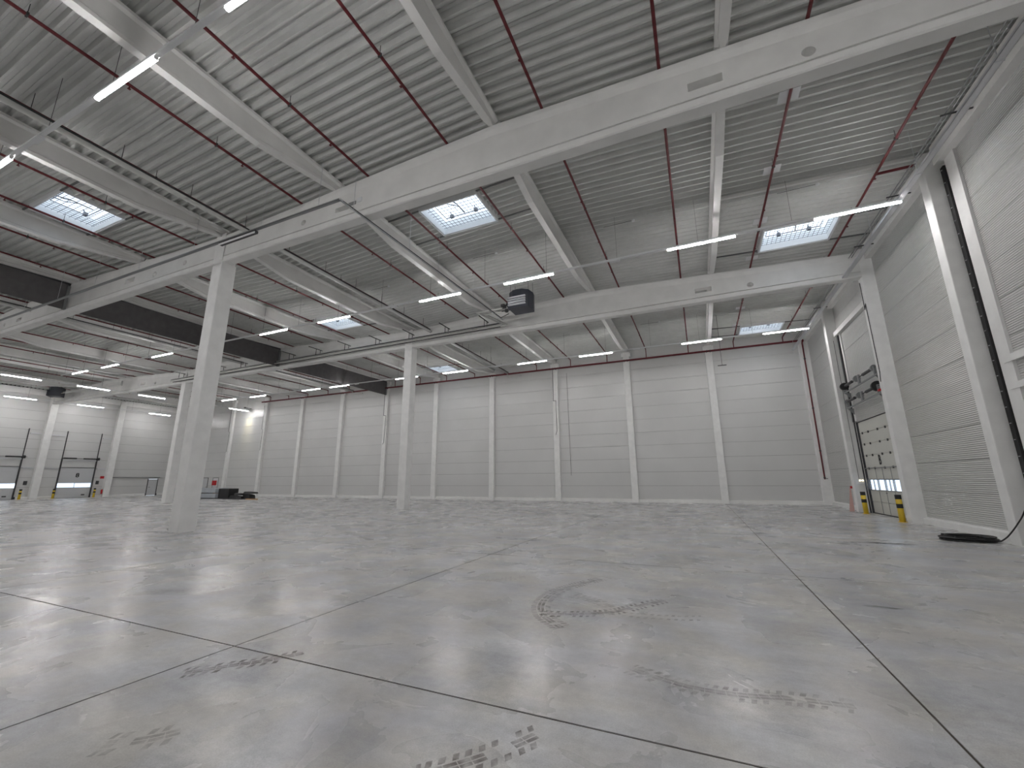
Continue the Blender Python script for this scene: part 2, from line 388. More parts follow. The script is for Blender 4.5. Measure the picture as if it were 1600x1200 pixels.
def skylight(x0, x1, y0, y1, label):
    zc = min(zd(x0), zd(x1)); H = 0.50
    root = empty('skylight', ((x0 + x1) / 2, (y0 + y1) / 2, zc), label, 'skylight', 'mesh-guarded roof skylights')
    W, D = (x1 - x0) / 2, (y1 - y0) / 2
    c = MB(); t = 0.05
    c.box(-W, W, -D, -D + t, -0.02, H + .1); c.box(-W, W, D - t, D, -0.02, H + .1)
    c.box(-W, -W + t, -D + t, D - t, -0.02, H + .1); c.box(W - t, W, -D + t, D - t, -0.02, H + .1)
    c.build('curb', M['skyside'], root)
    e = MB(); e.box(-W - .03, W + .03, -D - .03, -D, -0.05, 0.16); e.box(-W - .03, W + .03, D, D + .03, -0.05, 0.16)
    e.box(-W - .03, -W, -D, D, -0.05, 0.16); e.box(W, W + .03, -D, D, -0.05, 0.16)
    e.build('edge_frame', M['white'], root)
    # dome pane, slightly vaulted
    vv = []; ff = []; n = 8
    for i in range(n + 1):
        for j in range(2):
            u = -1 + 2 * i / n
            vv.append((u * (W - .02), (-1 if j == 0 else 1) * (D - .02), H + 0.12 + 0.18 * (1 - u * u)))
    for i in range(n): ff.append((i * 2, i * 2 + 2, i * 2 + 3, i * 2 + 1))
    MB().add(vv, ff).build('dome_pane', M['dome'], root, fix=False)
    sh = MB()                                   # vent flap frame under the dome
    for q in (-0.55, 0.55): sh.box(-W + .3, W - .3, q - .012, q + .012, H - .02, H + .0)
    for q in (-W + .3, W - .3): sh.box(q - .012, q + .012, -.55, .55, H - .02, H)
    sh.build('flap_frame', M['mesh'], root)
    g = MB(); z = 0.24; s = 0.17; w_ = 0.006
    k = -W + s
    while k < W - t: g.box(k - w_, k + w_, -D + t, D - t, z - w_, z + w_); k += s
    k = -D + s
    while k < D - t: g.box(-W + t, W - t, k - w_, k + w_, z - w_, z + w_); k += s
    tag(g.build('guard_mesh', M['mesh'], root), kind='stuff')
    a = MB(); a.tube([(-.15, -D + .1, .36), (0.0, -.2, .40), (.05, .35, .37)], .02, 6); a.tube([(-.35, -D + .1, .36), (-.30, -.35, .38), (0.02, -.05, .39)], .014, 6)
    a.build('opener_arm', M['dark'], root)
    for sx in (-.55, .55):
        b = MB(); b.box(sx - .07, sx + .07, .30, .42, .30, .42); b.tube([(sx, .36, .40), (sx - .04, .28, .52)], .02, 6)
        b.build('latch', M['mesh'], root)
    # steel trimmers spanning between the neighbouring roof beams
    bl = -4.6 + 6 * math.floor((x0 + 4.6) / 6); br = bl + 6
    for yy in (y0 - 0.02, y1 + 0.02):
        for p0, p1 in ((bl + .12, x0), (x1, br - .12)):
            q0, q1 = p0 - root.location.x, p1 - root.location.x
            if q1 - q0 > .05:
                za, zb = zd(p0) - zc, zd(p1) - zc; Y = yy - root.location.y
                MB().add([(q0, Y - .025, za - .05), (q1, Y - .025, zb - .05), (q1, Y + .025, zb - .05), (q0, Y + .025, za - .05),
                        (q0, Y - .025, za - .005), (q1, Y - .025, zb - .005), (q1, Y + .025, zb - .005), (q0, Y + .025, za - .005)],
                       [(0, 3, 2, 1), (4, 5, 6, 7), (0, 1, 5, 4), (1, 2, 6, 5), (2, 3, 7, 6), (3, 0, 4, 7)]).build('trimmer', M['steel2'], root)
    return root
for s in SKY: skylight(*s)

# ------------------------------------------------------------------ concrete columns
def chamfer_col(hx, hy, z0, z1, c=0.02):
    p = [(-hx + c, -hy), (hx - c, -hy), (hx, -hy + c), (hx, hy - c), (hx - c, hy), (-hx + c, hy), (-hx, hy - c), (-hx, -hy + c)]
    return MB().loft([[(x, y, z0) for x, y in p], [(x, y, z1) for x, y in p]])
main = chamfer_col(0.284, 0.284, 0, 10.06).mesh('column', M['concrete'])
names = {(-16.563, 9.314): 'tall white square column standing closest to the camera on the left',
         (-16.563, 21.314): 'tall white square column in the middle, before the panelled back wall',
         (-40.563, 9.314): 'tall white square column far left, in line with the closest column',
         (-40.563, 21.314): 'white square column partly hidden behind the closest column',
         (-16.563, -2.686): 'white square column behind the camera towards the left',
         (-40.563, -2.686): 'white square column far off behind the camera'}
for (x, y), lab in names.items():
    o = tag(inst('column', main, None, (x, y, 0)), lab, 'column', 'main square columns')
    # neck carrying the girders: a narrower web between the two girder ends
    k = MB(); k.box(-.284, .284, -.284, -.075 - .184, 10.06, 11.28); k.box(-.284, -.20, -.26, .284, 10.06, 11.28) ; k.box(-.20, .20, .12, .284, 10.06, 11.28)
    k.build('column_neck', M['concrete'], o)

facade_back = chamfer_col(0.235, 0.16, 0, 1, 0.012)
for i, x in enumerate(colx):
    if x < XL + .3: continue
    hw = 0.235
    top = zd(x) - 0.72 if i > 0 else 10.95
    if x > 7: hw = .30
    lab = 'slim white column in the corner of the back and right walls' if i == 0 else \
        'slim white column on the back wall, %s from the right corner' % ORD[i - 1]
    o = chamfer_col(hw, 0.19, 0, top + (0.36 if x < 7 else 0), 0.012).build('wall_column', M['concrete'], loc=(x if x < 7 else 7.30, 33.43, 0))
    tag(o, lab, 'column', 'back wall columns')
    if x < 7:
        h = MB().box(-.36, .36, -.20, .06, top - .02, top + .30).build('column_head', M['concrete'], o)
for i, y in enumerate(coly[:-1]):
    for side in (1, -1):
        if side > 0: cx, hx, hy = 7.35, 0.27, 0.195
        else: cx, hx, hy = XL + .2, .26, .30
        o = chamfer_col(hx, hy, 0, 11.35, 0.012).build('wall_column', M['concrete'], loc=(cx, y, 0))
        n = 7 - i
        lab = 'broad white column on the %s wall, %s from the back corner' % ('right' if side > 0 else 'left dock', ORD[n])
        tag(o, lab, 'column', 'side wall columns')

# ------------------------------------------------------------------ girders along X, double-pitched I profile
def girder(xa, xb, y, holes, label):
    n = 12; secs = []
    xsl = [xa, xb] + [xa + (xb - xa) * k / n for k in range(1, n)]
    xsl = sorted(set(round(v, 3) for v in xsl))
    for x in xsl:
        zt = zg(x)
        secs.append([(x, py, pz) for py, pz in [(.11, 10.26), (.11, 10.30), (.178, 10.315), (.14, zt - .30), (.19, zt - .14), (.19, zt),
                                               (-.19, zt), (-.19, zt - .14), (-.14, zt - .30), (-.178, 10.315), (-.11, 10.30), (-.11, 10.26)]])
    o = MB().loft(secs).build('roof_girder', M['girder'], loc=(0, y, 0))
    if holes:
        c = MB()
        for h in holes:
            if h[0] == 'r': c.tube([(h[1], -1, h[2]), (h[1], 1, h[2])], h[3], 20)
            else: c.box(h[1] - h[3], h[1] + h[3], -1, 1, h[2] - h[4], h[2] + h[4])
        co = c.build('cutter', M['girder'], loc=(0, y, 0))
        md = o.modifiers.new('b', 'BOOLEAN'); md.operation = 'DIFFERENCE'; md.solver = 'EXACT'; md.object = co
        dg = bpy.context.evaluated_depsgraph_get(); me = bpy.data.meshes.new_from_object(o.evaluated_get(dg))
        o.modifiers.clear(); o.data = me; bpy.data.objects.remove(co)
    fs = [[(x, py, pz) for py, pz in [(-.16, 10.05), (.16, 10.05), (.19, 10.08), (.19, 10.255), (.17, 10.275), (-.17, 10.275), (-.19, 10.255), (-.19, 10.08)]] for x in (xa, xb)]
    MB().loft(fs).build('bottom_flange', M['girder'], o)
    return tag(o, label, 'girder', 'long white roof girders')
rows = {-14.4: 'by the end wall behind the camera', -2.76: 'directly behind the camera', 9.24: 'big one overhead at the front', 21.24: 'second one, halfway back'}
spans = [(-16.28, 7.09, 'right-hand span'), (-40.28, -16.85, 'middle span'), (-64.35, -40.85, 'left span')]
for gy, gl in rows.items():
    for k, (xa, xb, sl) in enumerate(spans):
        mid = -4.6 - 24 * k
        hs = []
        if gy > 0:
            hs = [('r', mid + 7.55, 10.53, .13), ('r', mid - 7.4, 10.58, .11), ('s', mid + 5.55, 10.66, .37, .12), ('s', mid - 5.6, 10.60, .30, .10)]
            if k == 1: hs.append(('r', mid + 9.7, 10.6, .11))
            if k == 0: hs.append(('r', -14.95, 10.95, .10))
            if k == 1: hs.append(('r', -33.0, 10.95, .10))
        girder(xa, xb, gy, hs, 'white concrete girder, %s, %s' % (sl, gl))

# ------------------------------------------------------------------ secondary roof beams along Y, fish-bellied
def roof_beam(x, y0, y1, label, belly=True):
    L = y1 - y0; zt = zd(x) - 0.003; d0, d1 = 0.345, (0.78 if belly else 0.46)
    st = [(0, d0, .06), (.18, d0, .06), (.42, d0 + .03, .11), (2.9, d1, .11), (L - 2.9, d1, .11), (L - .42, d0 + .03, .11), (L - .18, d0, .06), (L, d0, .06)]
    secs = []
    for i, (t, d, hw) in enumerate(st):
        wb = .07
        secs.append([(px, y0 + t, zt - pz) for px, pz in [(-hw, d), (hw, d), (hw, d - .10), (wb if hw > .1 else hw, d - .14), (wb if hw > .1 else hw, .13), (.15, .08), (.15, 0),
                                                          (-.15, 0), (-.15, .08), (-wb if hw > .1 else -hw, .13), (-wb if hw > .1 else -hw, d - .14), (-hw, d - .10)]])
    o = MB().loft(secs).build('roof_beam', M['girder'], loc=(x, 0, 0))
    return tag(o, label, 'roof beam', 'slender roof beams under the deck')
bays = [(-14.4, -2.78, 'behind the camera'), (-2.74, 9.22, 'before the front girder'), (9.26, 21.22, 'between the two girders'), (21.26, 33.45, 'beyond the second girder')]
for (y0, y1, bl) in bays:
    for k in range(12):
        x = 1.4 - 6 * k
        if x < XL + 1: continue
        roof_beam(x, y0, y1, 'slender white roof beam %s, %s from the right wall' % (bl, ORD[k]), belly=not (abs(x + 28.6) < .1 or abs(x + 52.6) < .1))
# edge beams on the side walls (part of the shell)
for nm, X0, X1 in (('trim_right', 7.32, XR + .02), ('trim_left', XL - .02, XL + .25)):
    b = MB(); ybr = [YF] + coly[:-1] + [YB]
    for a, c in zip(ybr[:-1], ybr[1:]): b.box(X0, X1, a + .2, c - .2, 10.86, 11.50)
    tag(b.build(nm, M['girder']), kind='structure')

# ------------------------------------------------------------------ sprinkler pipes
k = 0
for q in range(2, -21, -1):
    x = 3.05 * q
    z = zd(x) - 0.30
    root = tag(MB().tube([(0, YF + .4, 0), (0, 33.02, 0)], 0.040, 8).build('sprinkler_pipe', M['red'], loc=(x, 0, z)),
               'thin dark red sprinkler pipe under the roof deck, %s from the right wall' % ORD[k], 'pipe', 'sprinkler pipes under the deck')
    k += 1
    c = MB(); y = 1.1 + (0.6 if q % 2 else 0)
    while y < 33:
        c.box(-.012, .012, y - .012, y + .012, -.10, -.02); c.box(-.03, .03, y - .03, y + .03, -.115, -.10); y += 2.9
    tag(c.build('sprinkler_nozzle', M['red'], root), kind='stuff')
    c = MB(); y = 2.2
    while y < 33:
        c.box(-.045, .045, y - .02, y + .02, -.045, .045); c.box(-.006, .006, y - .006, y + .006, 0, .29); y += 3.9
    tag(c.build('pipe_clamp', M['dark'], root), kind='stuff')
# white heat-collector plates above the heads nearest the right wall
for i, yy in enumerate((11.2, 14.15, 17.2, 20.25, 26.5, 29.6)):
    tag(MB().box(-.24, .24, -.2, .2, 0, .006).build('shield_plate', M['white'], loc=(3.05, yy, zd(3.05) - .24)),
        'small white plate above a sprinkler pipe, %s going from the front girder back' % ORD[i], 'plate', 'white sprinkler shield plates')
# red ring main on the back wall with risers and the drop in the corner
rm = empty('sprinkler_main', (0, 33.06, 10.9), 'thick red sprinkler main running along the top of the back wall', 'pipe')
MB().tube([(-47.2, 0, 0), (7.28, 0, 0)], .07, 10).build('main_pipe', M['red'], rm)
for q in range(2, -16, -1):
    x = 3.05 * q; MB().tube([(x, 0, 0), (x, 0, zd(x) - .30 - 10.9)], .032, 8).build('riser', M['red'], rm)
for x in colx:
    if -47 < x < 7:
        for q in (-.14, .10): MB().box(x + q, x + q + .04, -.07, .175, -.07, .07).build('bracket', M['dark'], rm)
dp = empty('drain_pipe', (7.20, 33.1, 1.6), 'vertical red pipe coming down the corner column', 'pipe')
MB().tube([(0.08, -.04, 9.3), (0.0, 0, 9.15), (0, 0, 0)], .045, 10).build('pipe_run', M['red'], dp)
b = MB()
for z in (8.0, 4.6, 1.8, .1): b.tube([(0, 0, z - .04), (0, 0, z + .04)], .062, 10)
b.build('coupling', M['dark'], dp)
MB().tube([(0, 0, 0.05), (.16, -.05, 0.05)], .03, 8).build('valve', M['steel'], dp)
rb = MB().tube([(6.10, 15.55, 11.30), (7.12, 15.55, 11.30)], .045, 10).build('branch_pipe', M['red'])
tag(rb, 'short red branch pipe meeting the near right-hand column top', 'pipe')

# ------------------------------------------------------------------ light rows
LX = [5.25, 0.78, -5.9, -10.36, -16.9, -21.5, -32.3, -38.9, -43.2]
def tube_proto():
    r = bpy.data.objects.new('tube_light', None); COL.objects.link(r); r.empty_display_size = .2
    h = MB().box(-1.13, 1.13, -.036, .036, -.008, .02); h.box(-1.135, -1.12, -.034, .034, -.05, .02); h.box(1.12, 1.135, -.034, .034, -.05, .02); h.build('housing', M['white'], r)
    p = []
    for xx in (-1.12, 1.12): p.append([(xx, math.sin(a) * .045, -.022 - math.cos(a) * .030) for a in [math.radians(-112 + 224 * t / 10) for t in range(11)]])
    MB().loft(p).build('diffuser', M['lampface'], r)
    return r
proto = tube_proto(); first = True
def lamp(x, y, z, label, group, rz=0):
    global first
    if first: o = proto; first = False
    else: o = clone(proto)
    o.location = (x, y, z); o.rotation_euler = (0, 0, rz); tag(o, label, 'light', group); return o
def trunking(x0, x1, y, z, label, sensors=(), step=2.9):
    root = empty('light_rail', ((x0 + x1) / 2, y, z), label, 'light rail', 'light rails'); L = (x1 - x0) / 2
    MB().box(-L, L, -.045, .045, .02, .085).build('channel', M['white'], root)
    wr = MB(); x = -L + .5
    while x < L:
        X = root.location.x + x; wr.box(x - .004, x + .004, -.004, .004, .105, zd(X) - z); x += step
    tag(wr.build('hanger_wire', M['dark'], root), kind='stuff')
    for s in sensors: MB().box(s - root.location.x - .2, s - root.location.x + .2, -.07, .07, -.03, .02).build('sensor_box', M['white'], root)
    return root
rowinfo = [(3.3, 'row before the front girder', [-16.9, -10.36, -5.9, 0.78, 5.25], (-14.3, -33.5)),
           (15.25, 'row between the two girders', [5.33, 0.77, -5.92, -10.36, -16.95, -21.55, -32.4, -38.9, -43.2], (-13.0, -2.3, -28)),
           (27.4, 'row before the back wall', [5.25, 0.8, -5.8, -10.45, -16.9, -21.6, -29.0, -32.5, -39.8, -44.3], (-13.2, -3.1, -27)),
           (-8.7, 'row behind the camera', [5.25, 0.78, -5.9, -10.4, -16.9, -21.5, -32.4, -38.9, -43.2], ())]
for y, nm, xsx, sens in rowinfo:
    trunking(-46.2, 6.38, y, 10.0, 'thin white suspended light rail, %s' % nm, sens)
    if y == 3.3: xsx = xsx + [-23.4, -32.4, -38.9, -43.2]
    for i, x in enumerate(sorted(xsx, reverse=True)):
        lamp(x, y, 10.0, 'lit tube light, %s, %s from the right wall' % (nm, ORD[i]), 'lit tube lights')
for X, nm, ysl in ((-49.5, 'cross row left of the curtain', [1, 7, 14.1, 18.6, 23.1, 31.9]), (-61.8, 'cross row by the dock wall', [1, 7, 12.5, 17.9, 23.3, 30.0])):
    L = 24
    root = empty('light_rail', (X, 10, 10.0), 'thin white suspended light rail, %s' % nm, 'light rail', 'light rails')
    MB().box(-.045, .045, -L, 23.2, .02, .085).build('channel', M['white'], root)
    wr = MB(); y = -L + .5
    while y < 23: wr.box(-.004, .004, y - .004, y + .004, .105, zd(X) - 10); y += 2.9
    tag(wr.build('hanger_wire', M['dark'], root), kind='stuff')
    for i, y in enumerate(ysl):
        lamp(X, y, 10.0, 'lit tube light, %s, %s from the near end' % (nm, ORD[i]), 'lit tube lights', PI / 2)
# unlit aluminium tube at the top of the closest column
ul = empty('unlit_lamp', (-13.9, 8.1, 9.85), 'short unlit lamp hung under the cable tray next to the closest column', 'lamp')
MB().box(-.95, .95, -.06, .06, 0, .09).build('housing', M['dark'], ul); MB().box(-.95, .95, -.07, -.05, -.03, .03).build('reflector', M['white'], ul)

# ------------------------------------------------------------------ cable trays
def tray_path(pts, wd, h, m, name='tray_channel', parent=None):
    b = MB()
    for p, q in zip(pts[:-1], pts[1:]):
        p, q = Vector(p), Vector(q); d = (q - p).normalized(); s = Vector((-d.y, d.x, 0)).normalized() * wd / 2
        u = Vector((0, 0, h)); t = Vector((0, 0, .008)); ss = s.normalized() * .008
        def slab(a, b2, c, d2):   # four base corners plus height
            pass
        for (s0, s1, hh) in ((-s, s, t), (-s, -s + ss, u), (s - ss, s, u)):
            v = [p + s0, q + s0, q + s1, p + s1]; v = v + [x + hh for x in v]
            b.add(v, [(0, 3, 2, 1), (4, 5, 6, 7), (0, 1, 5, 4), (1, 2, 6, 5), (2, 3, 7, 6), (3, 0, 4, 7)])
    return b.build(name, m, parent)
ct = empty('cable_tray', (-9.2, 8.08, 9.95), 'perforated cable tray running along the front girder and turning away under it', 'cable tray')
tray_path([(-38, 0, 0), (0, 0, 0)], .09, .05, M['steel'], parent=ct)  # darker steel than the side run, imitating shade on the underside
tray_path([(0, -.035, 0), (0.35, 10.9, 0)], .06, .05, M['galv'], name='side_run', parent=ct)
wr = MB()
for x in (-36, -32.6, -29, -25, -21, -17.5, -14.2, -10.8, -7.2, -3.5, -.9):
    X = -9.2 + x; wr.box(x - .005, x + .005, -.005, .005, .02, zd(X) - 9.95); wr.box(x - .03, x + .05, -.005, .005, zd(X) - 10.0, zd(X) - 9.97)
for y in (.5, 3.3, 5.2, 8.2): wr.box(.05 - .006, .05 + .006, y - .006, y + .006, .02, zd(-9) - 9.95)
tag(wr.build('hanger_wire', M['galv'], ct), kind='stuff')
b = MB().tube([(-38, -.02, .03), (-.05, -.02, .03), (0.02, .1, .03), (.37, 10.6, .03), (.6, 11.1, .4)], .022, 6).build('cable', M['black'], ct)

wt = empty('cable_tray', (6.48, 33.0, 10.1), 'bright galvanised cable tray hung along the right wall up to the back corner', 'cable tray')
tray_path([(0, -47, 0), (0, -.6, 0)], .16, .07, M['galv'], parent=wt)
wr = MB()
for y in (-.9, -4.5, -8.1, -11.7, -15.3, -18.9, -22.5, -26.1): wr.box(-.006, .006, y - .006, y + .006, .0, zd(6.5) - 10.1); wr.box(-.09, .09, y - .012, y + .012, -.012, 0)
tag(wr.build('hanger_wire', M['galv'], wt), kind='stuff')
MB().tube([(0, -.62, .02), (0, -.6, -.25)], .02, 6).build('cable_end', M['galv'], wt)
hp = empty('conduit_pair', (6.82, 0, 11.0), 'pair of thin dark conduits on arms high along the right wall', 'conduit')
for dx in (-.05, .05): MB().tube([(dx, -10, 0), (dx, 33.3, 0)], .018, 6).build('conduit', M['steel'], hp)
for y in (-2, .8, 3.6, 7, 10.3, 13, 16.6, 20, 23.6, 27): MB().box(-.15, .52, y - .02, y + .02, -.04, -.01).build('support_arm', M['dark'], hp)

# ------------------------------------------------------------------ rainwater pipes along Y
for X, lab in ((-14.95, 'long pale grey pipe with a dark top, passing beside the closest column'), (-33.0, 'long pale grey pipe left of the dark smoke curtain')):
    r = empty('roof_drain_pipe', (X, 0, 10.95), lab, 'pipe', 'roof drain pipes')
    smooth(MB().tube([(0, YF + .5, 0), (0, 33.2, 0)], .08, 12).build('drain_run', M['pipe'], r))
    smooth(MB().tube([(0, 33.05, 0), (0, 33.12, -.30), (1.3, 33.12, -.32)], .06, 10).build('end_bend', M['pipe'], r))
    MB().box(-.05, .03, YF + .5, 33.2, .10, .14).build('support_rail', M['darkpipe'], r)
    wr = MB(); y = -12
    while y < 33: wr.box(-.006, .006, y - .006, y + .006, .06, zd(X) - 10.95); y += 1.9
    tag(wr.build('hanger_rod', M['dark'], r), kind='stuff')

# ------------------------------------------------------------------ smoke curtains under the ridge beam
for i, (y0, y1, nm) in enumerate(((-2.5, 9.02, 'near bay, at the far left edge above'), (9.45, 21.03, 'middle bay behind the closest column'), (21.45, 33.2, 'far bay, ending at the back wall'))):
    r = empty('smoke_curtain', (-28.68, y0, 10.2), 'dark grey smoke curtain, %s' % nm, 'smoke curtain', 'dark smoke curtains')
    L = y1 - y0
    MB().box(-.012, .012, 0, L, 0, 1.40).build('curtain_sheet', M['curtain'], r)
    MB().box(-.03, .03, 0, L, 1.32, 1.42).build('top_rail', M['dark'], r)
    MB().box(-.10, .10, L - .10, L - .0, .0, 1.25).build('end_post', M['steel'], r)

# ------------------------------------------------------------------ gas heaters with louvres
def heater(loc, label, rz=0):
    r = empty('gas_heater', loc, label, 'heater', 'hanging gas heaters', rz)
    p = [(-.55, -.25), (-.55, .55), (.55, .55), (.62, .2), (.55, -.25), (.25, -.48), (-.25, -.48)]
    b = MB(); b.loft([[(x, y, 0.02) for x, y in p], [(x, y, .98) for x, y in p]]); bevel(b.build('heater_body', M['heater'], r), .02)
    b = MB(); b.box(-.52, .52, -.50, -.25, .0, .62); b.build('outlet_frame', M['heater'], r)
    for k in range(4):
        z = .10 + k * .13
        s = MB().add([(-.48, -.53, z), (.48, -.53, z), (.48, -.60, z + .03), (-.48, -.60, z + .03), (-.48, -.53, z + .045), (.48, -.53, z + .045), (.48, -.60, z + .075), (-.48, -.60, z + .075)],
                     [(0, 3, 2, 1), (4, 5, 6, 7), (0, 1, 5, 4), (1, 2, 6, 5), (2, 3, 7, 6), (3, 0, 4, 7)]).build('louvre', M['louvre'], r)
    t = MB().tube([(-.12, -.1, .95), (-.12, -.1, 1.1)], .16, 14).build('flue_cap', M['heater'], r)
    for sx, sy in ((-.5, -.2), (.5, -.2), (.5, .45), (-.5, .45)):
        MB().tube([(sx, sy, .95), (sx, sy, 1.65 if rz == 0 else 1.2)], .008, 5).build('hanger_rod', M['dark'], r)
    v = MB(); v.tube([(-.55, .1, .5), (-.9, .1, .5), (-.9, .1, .35), (-1.1, .1, .35)], .03, 6); v.box(-.85, -.7, .03, .17, .42, .58); v.box(-1.15, -.95, .0, .2, .42, .55); v.tube([(-.55, .25, .25), (-1.2, .25, .25)], .03, 6); v.box(-1.0, -.85, .2, .32, .17, .33)
    v.build('gas_valves', M['dark'], r)
    return r
heater((-7.72, 18.75, 10.22), 'dark blue-grey gas heater with white louvres hanging by the second girder')
heater((-60.6, 19.9, 10.35), 'small far gas heater hanging near the left dock wall', math.radians(-35))
gp = empty('gas_pipe', (-8.9, 18.8, 10.5), 'pair of pale gas pipes running from the heater along the second girder', 'pipe')
smooth(MB().tube([(.1, .1, .1), (-1.45, .1, .1), (-1.0, 2.02, .1), (-33, 2.02, -.02)], .052, 10).build('pipe_run', M['pipe'], gp))
smooth(MB().tube([(.1, .25, -.04), (-1.0, .25, -.04), (-.55, 1.88, -.10), (-33, 1.88, -.20)], .052, 10).build('pipe_run', M['pipe'], gp))
MB().tube([(-1.0, 1.90, .045), (-33, 1.90, -.09)], .022, 6).build('black_cable', M['black'], gp); MB().tube([(-1.0, 2.08, -.10), (-33, 2.08, -.25)], .022, 6).build('black_cable', M['black'], gp)  # thin black tubes stand in for the shadow lines between and below the pipes
for k in range(12):
    b = MB(); x = -1.9 - 2.7 * k; b.box(x - .02, x + .02, 1.1, 2.30, .36, .40); b.box(x - .012, x + .012, 1.75, 1.78, -.06, .36); b.box(x - .012, x + .012, 2.10, 2.13, .05, .36)
    b.build('bracket', M['dark'], gp)
g2 = empty('gas_pipe', (-58, 20.0, 10.8), 'pale gas pipes leading to the far heater by the dock wall', 'pipe')
smooth(MB().tube([(-1.6, .1, .0), (8, .7, 0), (8, .7, .35)], .035, 8).build('pipe_run', M['pipe'], g2)); smooth(MB().tube([(-1.6, .0, -.15), (8.4, .6, -.15), (8.4, .6, .3)], .035, 8).build('pipe_run', M['pipe'], g2))

for x in (1.5, 5.5): MB().tube([(x, .3, 0), (x, .3, zd(-58 + x) - 10.8)], .01, 5).build('hanger_rod', M['dark'], g2)

for i, (x, y, lab) in enumerate(((-1.53, 15.69, 'before the heater row, third bay from the right wall'), (-7.62, 27.9, 'beyond the heater'), (-1.58, 27.9, 'beyond the second girder near the middle'), (-14.0, 15.9, 'between the middle column and the heater'), (-7.65, 15.65, 'right of the side tray run'), (-20.1, 15.8, 'near the skylight left of the middle column'), (4.64, 15.8, 'by the tie bar near the right wall'))):
    d = MB().tube([(0, 0, 0), (0, 0, -.05), (0, 0, -.051)], .06, 12).build('smoke_detector', M['white'], loc=(x, y, zd(x) - .02)); tag(d, 'tiny white smoke detector, ' + lab, 'detector', 'white smoke detectors')
    MB().tube([(0, 0, -.01), (-1.2, 0, -.015)], .008, 5).build('feed_cable', M['dark'], d)
# small girder fittings
for X, Y, Z, w_, h_, lab in ((-9.75, 9.035, 10.66, .16, .12, 'small grey junction box on the front girder by the tray corner'), (-9.45, 9.035, 10.72, .10, .16, 'white bracket plate on the front girder by the tray corner'),
                             (-11.9, 9.04, 10.58, .0, .0, '')):
    if lab: tag(MB().box(-w_, w_, -.03, .02, -h_ / 2, h_ / 2).build('junction_box', M['steel'] if 'grey' in lab else M['white'], loc=(X, Y + .05, Z)), lab, 'box')
ha = empty('hanging_sensor', (1.83, 28.0, 8.5), 'thin rod with a small crossbar hanging before the back wall', 'sensor')
MB().tube([(0, 0, 0), (0, 0, zd(1.8) - 8.36)], .012, 5).build('rod', M['dark'], ha); MB().box(-.24, .24, -.05, .05, -.03, .0).build('crossbar', M['dark'], ha)
fb = MB(); 
fb.add([(1.6, -.05, 0), (7.1, -.05, -.21), (7.1, .05, -.21), (1.6, .05, 0), (1.6, -.05, .1), (7.1, -.05, -.11), (7.1, .05, -.11), (1.6, .05, .1)], [(0, 3, 2, 1), (4, 5, 6, 7), (0, 1, 5, 4), (1, 2, 6, 5), (2, 3, 7, 6), (3, 0, 4, 7)])
tag(fb.build('roof_tie', M['girder'], loc=(0, 15.3, 11.55)), 'thin pale tie bar under the deck reaching the near right-hand column', 'tie bar')

# cables down the wall columns
def conduit(pts, label, r=.018):
    o = MB().tube(pts, r, 5).build('wall_cable', M['dark']); return tag(o, label, 'cable', 'cables on the wall columns')
conduit([(-10.80, 33.215, 10.8), (-10.80, 33.215, 8.15), (-10.58, 33.215, 8.15), (-10.56, 33.215, 5.6), (-10.66, 33.215, 5.3)], 'dark kinked cable on the third wall column from the right corner')
conduit([(-28.82, 33.215, 10.3), (-28.82, 33.215, 8.1), (-28.52, 33.215, 8.05), (-28.60, 33.215, 5.4), (-28.74, 33.215, 5.2)], 'dark kinked cable on the wall column under the smoke curtain')
conduit([(-46.86, 33.215, 10.5), (-46.86, 33.215, 7.7), (-46.7, 33.215, 7.6), (-46.75, 33.215, 5.2)], 'dark cable on the wall column right of the yellow light spot')
conduit([(-52.86, 33.215, 10.5), (-52.86, 33.215, 7.7), (-52.7, 33.215, 7.6), (-52.75, 33.215, 5.2)], 'dark cable on the wall column left of the yellow light spot')
conduit([(-9.65, 33.47, 10.5), (-9.55, 33.47, 2.0)], 'thin straight cable down the back wall beside the third wall column', .012)
conduit([(7.068, 21.38, 9.9), (7.068, 21.38, 8.7), (7.068, 21.22, 8.85), (7.068, 21.2, 5.9), (7.068, 21.3, 5.5)], 'dark cable down the broad right-hand column next to the big door')
tag(MB().tube([(0, 0, 0), (0, -.16, 0)], .05, 10).build('alarm_sounder', M['redsign'], loc=(7.05, 21.62, 5.2)), 'small red alarm sounder on the broad right-hand column', 'alarm')
sw = empty('switch_box', (7.36, 27.10, 1.35), 'pale grey control box with two round switches left of the big door', 'switch')
MB().box(-.17, .17, -.06, .01, 0, .27).build('box_body', M['white'], sw)
for dx in (-.02, .09): MB().tube([(dx, -.06, .20), (dx, -.085, .20)], .035, 10).build('button', M['lens'], sw)
conduit([(7.33, 27.10, 1.6), (7.33, 27.10, 9.0)], 'thin cable rising from the control box beside the big door', .01)
bb = MB().box(-.04, .04, -.03, .03, 0, .12).build('fire_button', M['redsign'], loc=(7.04, 27.48, 1.15)); tag(bb, 'tiny red fire call point on the column left of the big door', 'alarm')
pf = MB().add([(-.24, 0, 0), (-.02, .02, 0), (-.03, 0, 1.2), (-.06, 0, 1.2), (-.24, .04, 0), (-.02, .06, 0), (-.03, .04, 1.2), (-.06, .04, 1.2)],
              [(0, 1, 2, 3), (7, 6, 5, 4), (0, 4, 5, 1), (1, 5, 6, 2), (2, 6, 7, 3), (3, 7, 4, 0)]).build('film_strip', M['pink'], loc=(7.06, 27.56, 0))
tag(pf, 'narrow pale red wedge leaning on the column left of the big door', 'wedge')

